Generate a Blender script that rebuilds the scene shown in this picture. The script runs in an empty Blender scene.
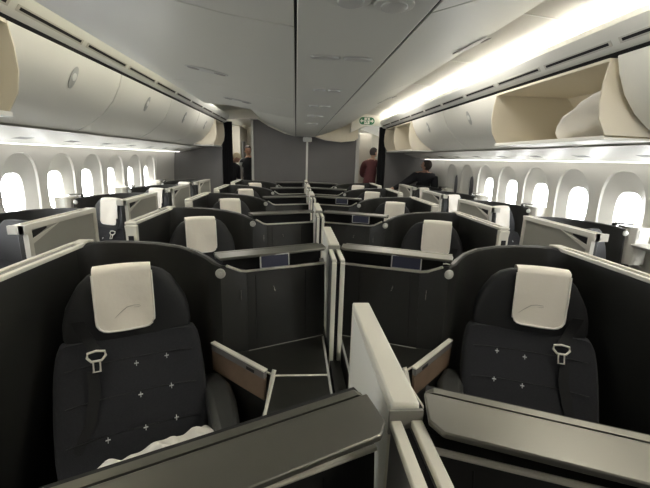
import bpy, bmesh, math, random
from mathutils import Vector, Matrix
random.seed(7)
PI = math.pi
COL = bpy.context.scene.collection
SC = bpy.context.scene

# ------------------------------------------------------------------ materials
def mat(name, col, rough=.5, metal=0.0, noise=None, bump=None, sheen=0.0, spec=None, emit=None, coat=0.0):
    m = bpy.data.materials.new(name); m.use_nodes = True
    nt = m.node_tree; b = nt.nodes['Principled BSDF']
    b.inputs['Base Color'].default_value = (*col, 1)
    b.inputs['Roughness'].default_value = rough
    b.inputs['Metallic'].default_value = metal
    if sheen: b.inputs['Sheen Weight'].default_value = sheen
    if coat: b.inputs['Coat Weight'].default_value = coat
    if spec is not None: b.inputs['Specular IOR Level'].default_value = spec
    tc = nt.nodes.new('ShaderNodeTexCoord')
    if noise:
        sc, amt = noise
        n = nt.nodes.new('ShaderNodeTexNoise'); n.inputs['Scale'].default_value = sc; n.inputs['Detail'].default_value = 4
        nt.links.new(tc.outputs['Object'], n.inputs['Vector'])
        mx = nt.nodes.new('ShaderNodeMix'); mx.data_type = 'RGBA'
        mx.inputs['A'].default_value = (*[c * (1 - amt) for c in col], 1)
        mx.inputs['B'].default_value = (*[min(1, c * (1 + amt)) for c in col], 1)
        nt.links.new(n.outputs['Fac'], mx.inputs['Factor']); nt.links.new(mx.outputs['Result'], b.inputs['Base Color'])
    if bump:
        sc, st = bump
        n = nt.nodes.new('ShaderNodeTexNoise'); n.inputs['Scale'].default_value = sc
        nt.links.new(tc.outputs['Object'], n.inputs['Vector'])
        bp = nt.nodes.new('ShaderNodeBump'); bp.inputs['Strength'].default_value = st; bp.inputs['Distance'].default_value = .004
        nt.links.new(n.outputs['Fac'], bp.inputs['Height']); nt.links.new(bp.outputs['Normal'], b.inputs['Normal'])
    if emit:
        b.inputs['Emission Color'].default_value = (*emit[0], 1); b.inputs['Emission Strength'].default_value = emit[1]
    return m

M = {}
M['dark'] = mat('charcoal_shell', (.026, .0263, .0238), .40, noise=(6, .12))
M['panel'] = mat('charcoal_panel', (.018, .0183, .0163), .42, noise=(5, .15))
M['table'] = mat('charcoal_table', (.021, .0212, .018), .36)
M['ledge'] = mat('ledge_lacquer', (.165, .160, .136), .33, .65)
M['gap'] = mat('black_gap', (.008, .008, .008), .7)
M['cap'] = mat('champagne_metal', (.78, .755, .665), .38)
M['chrome'] = mat('bright_metal', (.78, .76, .70), .22, .85)
M['fabric'] = mat('navy_fabric', (.019, .0196, .023), .95, noise=(160, .35), bump=(420, .35), sheen=.07)
M['head'] = mat('headrest_leather', (.0105, .011, .012), .6, bump=(200, .15))
M['cover'] = mat('cream_cloth', (.86, .81, .72), .9, bump=(35, .35), sheen=.1)
M['hem'] = mat('cream_hem', (.88, .85, .78), .85)
M['emblem'] = mat('embroidered_grey', (.50, .46, .40), .8)
M['stitch'] = mat('silver_stitch', (.62, .62, .62), .6)
M['belt'] = mat('black_webbing', (.008, .008, .008), .75, bump=(300, .3))
M['wood'] = mat('walnut', (.20, .138, .094), .35, noise=(14, .35))
M['arm'] = mat('armrest_leather', (.034, .035, .032), .45)
M['screen'] = mat('dark_blue_screen', (.022, .025, .052), .5)
M['lens'] = mat('frosted_lens', (.52, .52, .48), .3, coat=.4)
M['dframe'] = mat('door_frame_grey', (.72, .70, .63), .38)
M['dpanel'] = mat('door_panel_grey', (.40, .395, .35), .45)
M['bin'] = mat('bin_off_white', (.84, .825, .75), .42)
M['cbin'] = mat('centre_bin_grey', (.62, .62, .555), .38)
M['cream'] = mat('bin_inside_cream', (.72, .66, .53), .55)
M['ceil'] = mat('ceiling_off_white', (.70, .685, .625), .55)
M['wall'] = mat('sidewall_off_white', (.62, .605, .555), .5)
M['slot'] = mat('slot_and_gap_black', (.01, .01, .01), .8)
M['seam'] = mat('panel_seam', (.30, .295, .27), .6)
M['part'] = mat('partition_grey', (.165, .160, .157), .55, noise=(3, .08))
M['strip'] = mat('pale_metal_strip', (.55, .55, .52), .4, .3)
M['curtain'] = mat('black_curtain', (.018, .018, .021), .95)
M['carpet'] = mat('dark_carpet', (.035, .036, .042), .95, noise=(120, .4))
M['led'] = mat('led_strip', (1, 1, 1), .5, emit=((1.0, .95, .86), 9.0))
M['wash'] = mat('wash_light', (1, 1, 1), .5, emit=((1.0, .97, .92), 1.6))
M['dome'] = mat('dome_light', (1, 1, 1), .5, emit=((1.0, .95, .86), 3.0))
M['green'] = mat('exit_green', (.02, .20, .09), .5)
M['white'] = mat('exit_white', (.85, .85, .80), .5)
M['galley'] = mat('galley_cream', (.55, .52, .44), .5)
M['galleyd'] = mat('galley_metal', (.30, .27, .22), .3, .5)
M['pillow'] = mat('white_pillow', (.86, .83, .77), .9, bump=(25, .3))
M['skin'] = mat('skin', (.52, .31, .22), .55)
M['blond'] = mat('blonde_hair', (.80, .66, .45), .7, noise=(60, .3))
M['brown'] = mat('dark_hair', (.05, .036, .028), .7)
M['grizzle'] = mat('grey_hair', (.10, .085, .075), .7)
M['black'] = mat('black_cloth', (.014, .014, .017), .9)
M['maroon'] = mat('maroon_jacket', (.15, .045, .048), .7, noise=(40, .15))
M['shirt'] = mat('pale_shirt', (.55, .52, .52), .8)
M['eye'] = mat('eye_dark', (.02, .02, .02), .3)

def glass_mat():
    m = bpy.data.materials.new('window_glass'); m.use_nodes = True
    nt = m.node_tree; nt.nodes.clear()
    o = nt.nodes.new('ShaderNodeOutputMaterial'); t = nt.nodes.new('ShaderNodeBsdfTransparent')
    g = nt.nodes.new('ShaderNodeBsdfGlossy'); g.inputs['Roughness'].default_value = .05
    mx = nt.nodes.new('ShaderNodeMixShader'); mx.inputs[0].default_value = .06
    nt.links.new(t.outputs[0], mx.inputs[1]); nt.links.new(g.outputs[0], mx.inputs[2]); nt.links.new(mx.outputs[0], o.inputs[0])
    return m
M['glass'] = glass_mat()
M['tint'] = mat('dimmed_glass', (.10, .10, .11), .2)

# ------------------------------------------------------------------ mesh helpers
class MB:
    """collects shapes; build() links them as one mesh object"""
    def __init__(s, fn=None): s.bm = bmesh.new(); s.fn = fn or (lambda p: p)
    def v(s, p): return s.bm.verts.new(s.fn(Vector(p)))
    def face(s, vs, mi=0):
        try:
            f = s.bm.faces.new(vs); f.material_index = mi; return f
        except ValueError: return None
    def prism(s, poly, z0, z1, mi=0):
        """poly of (x,y); z0,z1 a number or a list per vertex"""
        n = len(poly)
        g = lambda z, i: z[i] if isinstance(z, (list, tuple)) else z
        a = [s.v((p[0], p[1], g(z0, i))) for i, p in enumerate(poly)]
        b = [s.v((p[0], p[1], g(z1, i))) for i, p in enumerate(poly)]
        s.face(a[::-1], mi); s.face(b, mi)
        for i in range(n): s.face([a[i], a[(i+1) % n], b[(i+1) % n], b[i]], mi)
        return s
    def box(s, x0, x1, y0, y1, z0, z1, mi=0):
        return s.prism([(x0, y0), (x1, y0), (x1, y1), (x0, y1)], z0, z1, mi)
    def loft(s, rings, cap=True, closed=True, mi=0):
        vr = [[s.v(p) for p in r] for r in rings]
        n = len(vr[0])
        for a, b in zip(vr[:-1], vr[1:]):
            for i in range(n if closed else n - 1):
                s.face([a[i], a[(i+1) % n], b[(i+1) % n], b[i]], mi)
        if cap: s.face(vr[0][::-1], mi); s.face(vr[-1], mi)
        return s
    def extrude_profile(s, prof, y0, y1, mi=0):
        """closed (x,z) profile swept along y"""
        return s.loft([[(p[0], y0, p[1]) for p in prof], [(p[0], y1, p[1]) for p in prof]], True, True, mi)
    def sheet(s, rows, t=None, mi=0):
        """grid of points; with t (vector) becomes a thick slab"""
        A = [[s.v(p) for p in r] for r in rows]
        for a, b in zip(A[:-1], A[1:]):
            for i in range(len(a) - 1): s.face([a[i], a[i+1], b[i+1], b[i]], mi)
        if t is not None:
            t = Vector(t)
            B = [[s.v(Vector(p) + t) for p in r] for r in rows]
            for a, b in zip(B[:-1], B[1:]):
                for i in range(len(a) - 1): s.face([a[i], b[i], b[i+1], a[i+1]], mi)
            n, m_ = len(A), len(A[0])
            rim = [(i, 0) for i in range(n)] + [(n-1, j) for j in range(1, m_)] + [(i, m_-1) for i in range(n-2, -1, -1)] + [(0, j) for j in range(m_-2, 0, -1)]
            for k in range(len(rim)):
                p, q = rim[k], rim[(k+1) % len(rim)]
                s.face([A[p[0]][p[1]], A[q[0]][q[1]], B[q[0]][q[1]], B[p[0]][p[1]]], mi)
        return s
    def tube(s, path, r, n=8, closed=False, mi=0, flat=1.0):
        P = [Vector(p) for p in path]; rings = []
        N = len(P)
        for i, p in enumerate(P):
            if closed: d = P[(i+1) % N] - P[i-1]
            else: d = P[min(i+1, N-1)] - P[max(i-1, 0)]
            d.normalize()
            up = Vector((0, 0, 1)) if abs(d.z) < .95 else Vector((1, 0, 0))
            x = d.cross(up).normalized(); y = x.cross(d).normalized()
            rr = r[i] if isinstance(r, (list, tuple)) else r
            rings.append([p + x*math.cos(2*PI*k/n)*rr*flat + y*math.sin(2*PI*k/n)*rr for k in range(n)])
        if closed: rings.append(rings[0]); return s.loft(rings, False, True, mi)
        return s.loft(rings, True, True, mi)
    def disc(s, c, nrm, r, t, n=24, mi=0, sx=1.0, dome=0):
        c = Vector(c); d = Vector(nrm).normalized()
        up = Vector((0, 0, 1)) if abs(d.z) < .95 else Vector((0, 1, 0))
        x = up.cross(d).normalized(); y = d.cross(x)
        ring = lambda rr, h: [c + d*h + x*math.cos(2*PI*k/n)*rr*sx + y*math.sin(2*PI*k/n)*rr for k in range(n)]
        rs = [ring(r, 0), ring(r, t*.7), ring(r*.93, t)]
        if dome: rs += [ring(r*.7, t+dome*.6), ring(r*.35, t+dome*.95)]
        return s.loft(rs, True, True, mi)
    def ball(s, c, rx, ry, rz, nu=16, nv=10, mi=0, fn=None):
        c = Vector(c); rings = []
        for j in range(1, nv):
            a = PI*j/nv
            rings.append([Vector((rx*math.sin(a)*math.cos(2*PI*i/nu), ry*math.sin(a)*math.sin(2*PI*i/nu), -rz*math.cos(a))) for i in range(nu)])
        rings = [[c + (fn(p) if fn else p) for p in r] for r in rings]
        return s.loft(rings, True, True, mi)
    def build(s, name, material, parent=None, off=(0, 0, 0), bevel=0.0, seg=2, smooth=True, ang=35, org=None):
        bmesh.ops.remove_doubles(s.bm, verts=s.bm.verts, dist=1e-5)
        bmesh.ops.recalc_face_normals(s.bm, faces=s.bm.faces)
        me = bpy.data.meshes.new(name)
        if org is not None: off = org
        if any(off): bmesh.ops.translate(s.bm, verts=s.bm.verts, vec=-Vector(off))
        s.bm.to_mesh(me); s.bm.free()
        for mm in (material if isinstance(material, (list, tuple)) else [material]): me.materials.append(mm)
        if smooth:
            me.polygons.foreach_set('use_smooth', [True]*len(me.polygons))
            me.set_sharp_from_angle(angle=math.radians(ang))
        o = bpy.data.objects.new(name, me); COL.objects.link(o)
        if bevel:
            b = o.modifiers.new('soft_edges', 'BEVEL'); b.width = bevel; b.segments = seg; b.limit_method = 'ANGLE'; b.angle_limit = math.radians(40)
        if parent is not None: o.parent = parent
        elif org is not None: o.location = org
        return o

def tag(o, label=None, cat=None, group=None, kind=None):
    if label: o['label'] = label
    if cat: o['category'] = cat
    if group: o['group'] = group
    if kind: o['kind'] = kind
    return o
def empty(name, loc=(0, 0, 0)):
    o = bpy.data.objects.new(name, None); COL.objects.link(o); o.location = loc; o.empty_display_size = .1
    return o
def copy_tree(o, parent=None, keep_loc=True):
    c = o.copy(); COL.objects.link(c)
    if parent is not None: c.parent = parent
    for ch in list(o.children): copy_tree(ch, c)
    return c
def struct(o): o['kind'] = 'structure'; return o

# ------------------------------------------------------------------ camera (from measured vanishing points)
def camera():
    yaw, pit, rol, f = .0851, .2314, .0306, 362.967
    cy, sy, cp, sp = math.cos(yaw), math.sin(yaw), math.cos(pit), math.sin(pit)
    F = Vector((sy*cp, cy*cp, -sp)); R = Vector((cy, -sy, 0)); U = R.cross(F)
    R2 = math.cos(rol)*R + math.sin(rol)*U; U2 = -math.sin(rol)*R + math.cos(rol)*U
    cam = bpy.data.cameras.new('camera'); o = bpy.data.objects.new('camera', cam); COL.objects.link(o)
    mtx = Matrix((R2, U2, -F)).transposed().to_4x4(); mtx.translation = Vector((-.2041, 0, 1.6))
    o.matrix_world = mtx
    cam.sensor_fit = 'HORIZONTAL'; cam.sensor_width = 36; cam.lens = f*36/650; cam.clip_start = .02
    SC.camera = o
camera()

# ------------------------------------------------------------------ suites
PITCH = 1.30
UC, VC = .65, 1.5            # local anchor of a suite
SHELL = [(.44, 1.754, 1.046), (.465, 1.730, 1.060), (.505, 1.675, 1.088), (.545, 1.635, 1.105), (.585, 1.655, 1.114), (.635, 1.715, 1.124),
         (.70, 1.785, 1.132), (.80, 1.855, 1.141), (.92, 1.885, 1.150), (1.05, 1.89, 1.155), (1.15, 1.872, 1.158), (1.21, 1.825, 1.16), (1.235, 1.75, 1.16)]

def offset_path(path, d):
    out = []
    for i, p in enumerate(path):
        a = path[max(i-1, 0)]; b = path[min(i+1, len(path)-1)]
        tx, ty = b[0]-a[0], b[1]-a[1]; l = math.hypot(tx, ty)
        out.append((p[0] - ty/l*d, p[1] + tx/l*d))
    return out

SHELL_BASE = [(.43, 1.665), (.455, 1.660), (.500, 1.648)]
def wall_sweep(mb, path, z0, d):
    back = offset_path(path, d)
    rings = []
    for i, (p, q) in enumerate(zip(path, back)):
        zt = p[2]; b = SHELL_BASE[i] if i < len(SHELL_BASE) else (p[0], p[1])
        qb = (b[0]+q[0]-p[0], b[1]+q[1]-p[1])
        m0 = ((p[0]*.75+q[0]*.25), (p[1]*.75+q[1]*.25)); m1 = ((p[0]*.25+q[0]*.75), (p[1]*.25+q[1]*.75))
        rings.append([(b[0], b[1], z0), (b[0], b[1], .66), (p[0], p[1], zt-.008), (m0[0], m0[1], zt), (m1[0], m1[1], zt), (q[0], q[1], zt-.008), (qb[0], qb[1], .66), (qb[0], qb[1], z0)])
    mb.loft(rings, True, True)

def L2(a, b, t): return tuple(x + (y-x)*t for x, y in zip(a, b))

def make_suite(s, outer):
    """s = +1 when the suite's inner edge is on its left in the picture; local frame u (from the divider to the aisle), v (aft)"""
    fn = lambda p: Vector((s*p.x, p.y, p.z))
    off = (s*UC, VC, 0)
    ui = .37 if outer else .040           # where the suite ends at the divider / sidewall
    root = empty('privacy_suite')
    B = lambda: MB(fn)
    # curved shell round the seat back
    m = B(); wall_sweep(m, SHELL, .02, .030); m.build('shell', M['dark'], root, off)
    # aisle side wall with its double-rail cap
    m = B(); m.prism([(1.235, 1.75), (1.2365, 1.12), (1.285, 1.12), (1.285, 1.85), (1.215, 1.85)], .02, 1.146); m.build('aisle_wall', M['dark'], root, off, .004)
    m = B()
    m.box(1.222, 1.240, 1.10, 1.87, 1.147, 1.166); m.box(1.276, 1.294, 1.10, 1.87, 1.147, 1.166)
    m.box(1.222, 1.294, 1.085, 1.125, 1.147, 1.166); m.box(1.222, 1.294, 1.80, 1.885, 1.147, 1.166)
    cap = m.build('wall_cap', M['cap'], root, off, .004)
    m = B(); m.box(1.2402, 1.2758, 1.126, 1.799, 1.147, 1.158); m.build('cap_groove', M['seam'], cap, off)
    # front post of the wall
    m = B()
    if not outer: m.loft([[(1.222, 1.085, z), (1.294, 1.085, z), (1.294, 1.118, z), (1.222, 1.118, z)] for z in (.05, 1.05, 1.10)] +
           [[(1.222, 1.075, 1.145), (1.294, 1.075, 1.145), (1.294, 1.118, 1.145), (1.222, 1.118, 1.145)]], True)
    if not outer:
        post = m.build('end_post', M['cap'], root, off, .006)
        m = B(); m.box(1.243, 1.275, 1.080, 1.086, .35, 1.075); m.build('post_slot', M['gap'], post, off)
        m = B(); m.box(1.228, 1.25, 1.055, 1.079, .90, 1.02); m.build('door_pull', M['cap'], root, off, .004)
    # front panel of the console recess
    pA, pB = (.43, 1.665), (.02, 1.83)
    t0 = 0.0; pe = L2(pA, pB, (0.43-ui)/(.41))
    dx, dy = pB[0]-pA[0], pB[1]-pA[1]; l = math.hypot(dx, dy); nx, ny = -dy/l, dx/l
    nx, ny = (dy/l, -dx/l)
    if ny < 0: nx, ny = -nx, -ny
    tA, tB = (.44, 1.748), (.02, 1.914); te = L2(tA, tB, (.44-ui)/.42)
    def on_panel(t, z, k=0.0):
        k0 = (z-.66)/(1.045-.66); lo = L2(pA, pB, t); hi = L2(tA, tB, t); q = L2(lo, hi, k0)
        return (q[0]-nx*k, q[1]-ny*k, z)
    def slab(lo0, lo1, hi0, hi1, z0, z1, th):
        return [[(*lo0, z0), (*lo1, z0), (lo1[0]+nx*th, lo1[1]+ny*th, z0), (lo0[0]+nx*th, lo0[1]+ny*th, z0)], [(*hi0, z1), (*hi1, z1), (hi1[0]+nx*th, hi1[1]+ny*th, z1), (hi0[0]+nx*th, hi0[1]+ny*th, z1)]]
    m = B(); r0 = slab(pA, pe, pA, pe, .02, .66, .03); r1 = slab(pA, pe, tA, te, .66, 1.040, .03)
    m.loft([r0[0], r1[0], r1[1]], True); fp = m.build('front_panel', M['panel'], root, off)
    # recessed panel line and hook on it
    if not outer:
        for ta in (.70, .10):
            m = B(); m.tube([on_panel(ta, .70, .0005), on_panel(ta, 1.02, .0005)], .002, 4); m.build('panel_joint', M['gap'], fp, off)
        m = B(); m.tube([on_panel(.33, .93, .002), on_panel(.31, .935, .014), on_panel(.295, .96, .012)], .0022, 6)
        m.build('coat_hook', M['chrome'], fp, off)
        m = B(); m.tube([(.463, 1.690, .965), (.462, 1.688, .915)], .0025, 6); m.build('latch_bar', M['chrome'], root, off)
    # tray shelf and its bright edge
    m = B(); m.prism([tA, te, (ui, 2.02), (.60, 1.80), (.545, 1.70), (.505, 1.70)], 1.030, 1.041); m.build('tray_shelf', M['dark'], root, off)
    edge = [(.520, 1.655, 1.098), (.495, 1.683, 1.078), (.468, 1.714, 1.056), (.440, 1.742, 1.046), (te[0], te[1]-.008, 1.045)]
    m = B(); m.tube(edge, .0068, 8); m.build('tray_edge', M['cap'], root, off)
    # monitor ledge of the seat behind
    a, b = ((.52, 1.77) if outer else (ui+.03, 1.945), (.58, 1.718))
    ax, ay = b[0]-a[0], b[1]-a[1]; ll = math.hypot(ax, ay); ax, ay = ax/ll, ay/ll
    px, py = (ay, -ax) if -ax < 0 else (-ay, ax)      # towards the camera
    q = lambda t, d: (a[0]+ax*t+px*d, a[1]+ay*t+py*d)
    m = B(); m.prism([q(-.002, .024), q(.013, .104), q(.040, .128), q(ll+.01, .122), q(ll+.015, .06), q(ll+.01, .024)], 1.137, 1.1495)
    led = m.build('monitor_ledge', M['ledge'], root, off, ang=20, bevel=.003)
    m = B(); m.loft([[(*q(t, d), z) for d, z in prof] for t, prof in (
        (.000, [(.020, 1.130), (.020, 1.139), (.006, 1.139), (-.004, 1.130)]),
        (.016, [(.020, 1.122), (.020, 1.149), (.003, 1.1495), (-.008, 1.139)]),
        (ll+.01, [(.020, 1.122), (.020, 1.149), (.003, 1.1495), (-.008, 1.139)]))], True)
    m.build('ledge_lip', M['ledge'], led, off, ang=20)
    m = B(); m.prism([q(.0, -.02), q(ll-.03, -.02), q(ll-.03, .006), q(.0, .006)], 1.042, 1.1365)
    m.build('ledge_base', M['gap'], led, off)
    m = B(); m.prism([(a[0]+ax*.05-px*.032, a[1]+ay*.05-py*.032), (b[0]-ax*.06-px*.032, b[1]-ay*.06-py*.032), (b[0]-ax*.06-px*.014, b[1]-ay*.06-py*.014), (a[0]+ax*.05-px*.014, a[1]+ay*.05-py*.014)], .80, 1.075)
    m.build('monitor', M['screen'], root, off, .004)
    # round reading light on the shell corner
    cu, cv = .545, 1.634
    nrm = (-.05, -1, .0) if False else (.12, -1, 0)
    m = B(); m.disc((cu, cv+.002, 1.068), nrm, .0235, .008, dome=.003); rl = m.build('reading_light', M['lens'], root, off)
    m = B(); m.disc((cu+.0, cv-.0075, 1.069), nrm, .009, .003, 12); m.build('light_core', M['strip'], rl, off)
    if outer:
        # pale cabinet by the window behind the reading light
        m = B(); m.prism([(.352, 1.60), (.47, 1.60), (.505, 1.64), (.505, 1.76), (.352, 1.92)], .80, 1.120); sc = m.build('window_cabinet', M['dframe'], root, off, .008)
        m = B(); m.box(.365, .458, 1.594, 1.5995, 1.02, 1.105); m.build('front_rectangle', M['white'], sc, off, .002)  # white rectangle on the cabinet's front face
        # framed sliding door pushed back against the aisle wall
        y0, y1 = 1.08, 1.83; x0, x1 = 1.296, 1.325; zb, zt = .10, 1.172
        def zt_at(y): return zt
        dr = None
        m = B()
        m.box(x0, x1, y0, y0+.035, zb, zt); m.box(x0, x1, y1-.035, y1, zb, zt)
        m.box(x0, x1, y0+.0351, y1-.0351, zt-.032, zt); m.box(x0, x1, y0+.0351, y1-.0351, zb, zb+.035)
        # frame widens round the hand hold at the front corner
        m.prism([(x0, y0+.0351), (x1, y0+.0351), (x1, y0+.30), (x0, y0+.30)], [zt-.118, zt-.118, zt-.0321, zt-.0321], [zt-.088, zt-.088, zt-.0319, zt-.0319])
        m.prism([(x0, y0-.03), (x1+.006, y0-.03), (x1+.006, y0), (x0, y0)], zt-.05, zt)
        m.prism([(1.236, y0-.03), (x1, y0-.03), (x1, y0-.012), (1.236, y0-.012)], zt-.05, zt)
        dr = m.build('sliding_door', M['dframe'], root, off, .005)
        m = B(); m.box(x0+.006, x1-.008, y0+.034, y1-.034, zb+.034, zt-.031); m.build('door_panel', M['dpanel'], dr, off)
        m = B(); m.prism([(x1-.0078, y0+.040), (x1-.002, y0+.040), (x1-.002, y0+.17), (x1-.0078, y0+.17)], [zt-.084, zt-.084, zt-.046, zt-.046], [zt-.040, zt-.040, zt-.036, zt-.036]); m.build('hand_hold', M['gap'], dr, off)
    return root

def add_card(s, root):
    """small framed panel standing on the tray edge of one suite"""
    fn = lambda p: Vector((s*p.x, p.y, p.z)); off = (s*UC, VC, 0); B = lambda: MB(fn)
    ax, ay = .932, -.362; px, py = -.362, -.932
    c = (.302, 1.712) if s < 0 else (.348, 1.694); w = .074
    A, Bq = (c[0]-ax*w, c[1]-ay*w), (c[0]+ax*w, c[1]+ay*w)
    quad = lambda A, Bq, z0, z1, d0, d1, th: [[(A[0]+px*d0, A[1]+py*d0, z0), (Bq[0]+px*d0, Bq[1]+py*d0, z0), (Bq[0]+px*(d0-th), Bq[1]+py*(d0-th), z0), (A[0]+px*(d0-th), A[1]+py*(d0-th), z0)],
                                              [(A[0]+px*d1, A[1]+py*d1, z1), (Bq[0]+px*d1, Bq[1]+py*d1, z1), (Bq[0]+px*(d1-th), Bq[1]+py*(d1-th), z1), (A[0]+px*(d1-th), A[1]+py*(d1-th), z1)]]
    m = B(); m.loft(quad(A, Bq, 1.078, 1.144, .012, .006, .008), True); fr = m.build('card_holder', M['strip'], root, off, .002)
    A2, B2 = (c[0]-ax*(w-.006), c[1]-ay*(w-.006)), (c[0]+ax*(w-.006), c[1]+ay*(w-.006))
    m = B(); m.loft(quad(A2, B2, 1.083, 1.139, .0125, .0065, .004), True); m.build('card', M['screen'], fr, off)

def make_console(s, outer):
    fn = lambda p: Vector((s*p.x, p.y, p.z)); off = (s*UC, VC, 0)
    ui = .37 if outer else .041
    root = empty('side_console'); B = lambda: MB(fn); H = .66
    t = (0.43-ui)/.41; pe = L2((.43, 1.665), (.02, 1.83), t)
    if outer: poly = [(ui, pe[1]-.004), (.43, 1.661), (.55, 1.640), (.40, 1.46), (ui, 1.44)]
    else: poly = [(ui, pe[1]-.006), (.43, 1.660), (.553, 1.632), (.285, 1.435), (.315, 1.10), (ui, .98)]
    m = B(); m.prism(poly, .02, H); body = m.build('cabinet', M['table'], root, off, .004)
    if not outer:
        m = B()
        strip = lambda p, q, w=.005: m.tube([(p[0], p[1], H), (q[0], q[1], H)], w, 6, flat=1.0)
        strip((.285, 1.437), (ui+.004, 1.435), .0048)
        m.build('table_trim', M['cap'], root, off)
        m = B(); strip((.415, 1.535), (.287, 1.438), .0050); m.build('table_rim', M['cap'], root, off)
        m = B(); strip((.425, 1.655), (ui+.004, pe[1]-.008), .0028); m.build('rear_trim', M['seam'], root, off)
        m = B(); m.tube([(.286, 1.405, H+.05), (.292, 1.395, H+.03), (.308, 1.36, .60), (.322, 1.335, .54), (.328, 1.325, .40)], .010, 8); m.build('edge_trim', M['cap'], root, off)
        m = B(); m.tube([(.287, 1.425, H+.003), (.313, 1.11, H+.003)], .0042, 6); m.build('side_trim', M['cap'], root, off)
        m = B(); m.box(ui+.002, ui+.012, .99, 1.79, H-.01, H+.006); m.build('divider_trim', M['strip'], root, off)
        # walnut storage door facing the seat
        A, C = (.588, 1.640), (.318, 1.393); dx, dy = C[0]-A[0], C[1]-A[1]; l = math.hypot(dx, dy); ox, oy = -dy/l*-.018, dx/l*-.018
        if oy > 0: pass
        oxx, oyy = (dy/l*.016, -dx/l*.016)
        if oxx < 0: oxx, oyy = -oxx, -oyy
        P = lambda t, k: (A[0]+dx*t+oxx*k, A[1]+dy*t+oyy*k)
        m = B(); m.prism([P(0, 0), P(1, 0), P(1, 1), P(0, 1)], .575, .680); d = m.build('storage_door', M['wood'], root, off, .003)
        m = B(); m.prism([P(0, -.2), P(1, -.2), P(1, .7), P(0, .7)], .03, .5745); m.build('lower_door', M['panel'], root, off, .003)
        m = B(); m.prism([P(0, -.1), P(1.0, -.1), P(1.0, 1.12), P(0, 1.12)], .6805, .714); m.build('door_rail', M['part'], d, off, .003)
        m = B(); m.prism([P(-.005, -.25), P(1.01, -.25), P(1.01, 1.25), P(-.005, 1.25)], .7145, .723); m.build('top_trim', M['cap'], d, off, .002)
        m = B(); m.prism([P(.70, 1.13), P(.84, 1.13), P(.84, 1.22), P(.70, 1.22)], .686, .700); m.build('latch', M['gap'], d, off)
    return root

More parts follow.
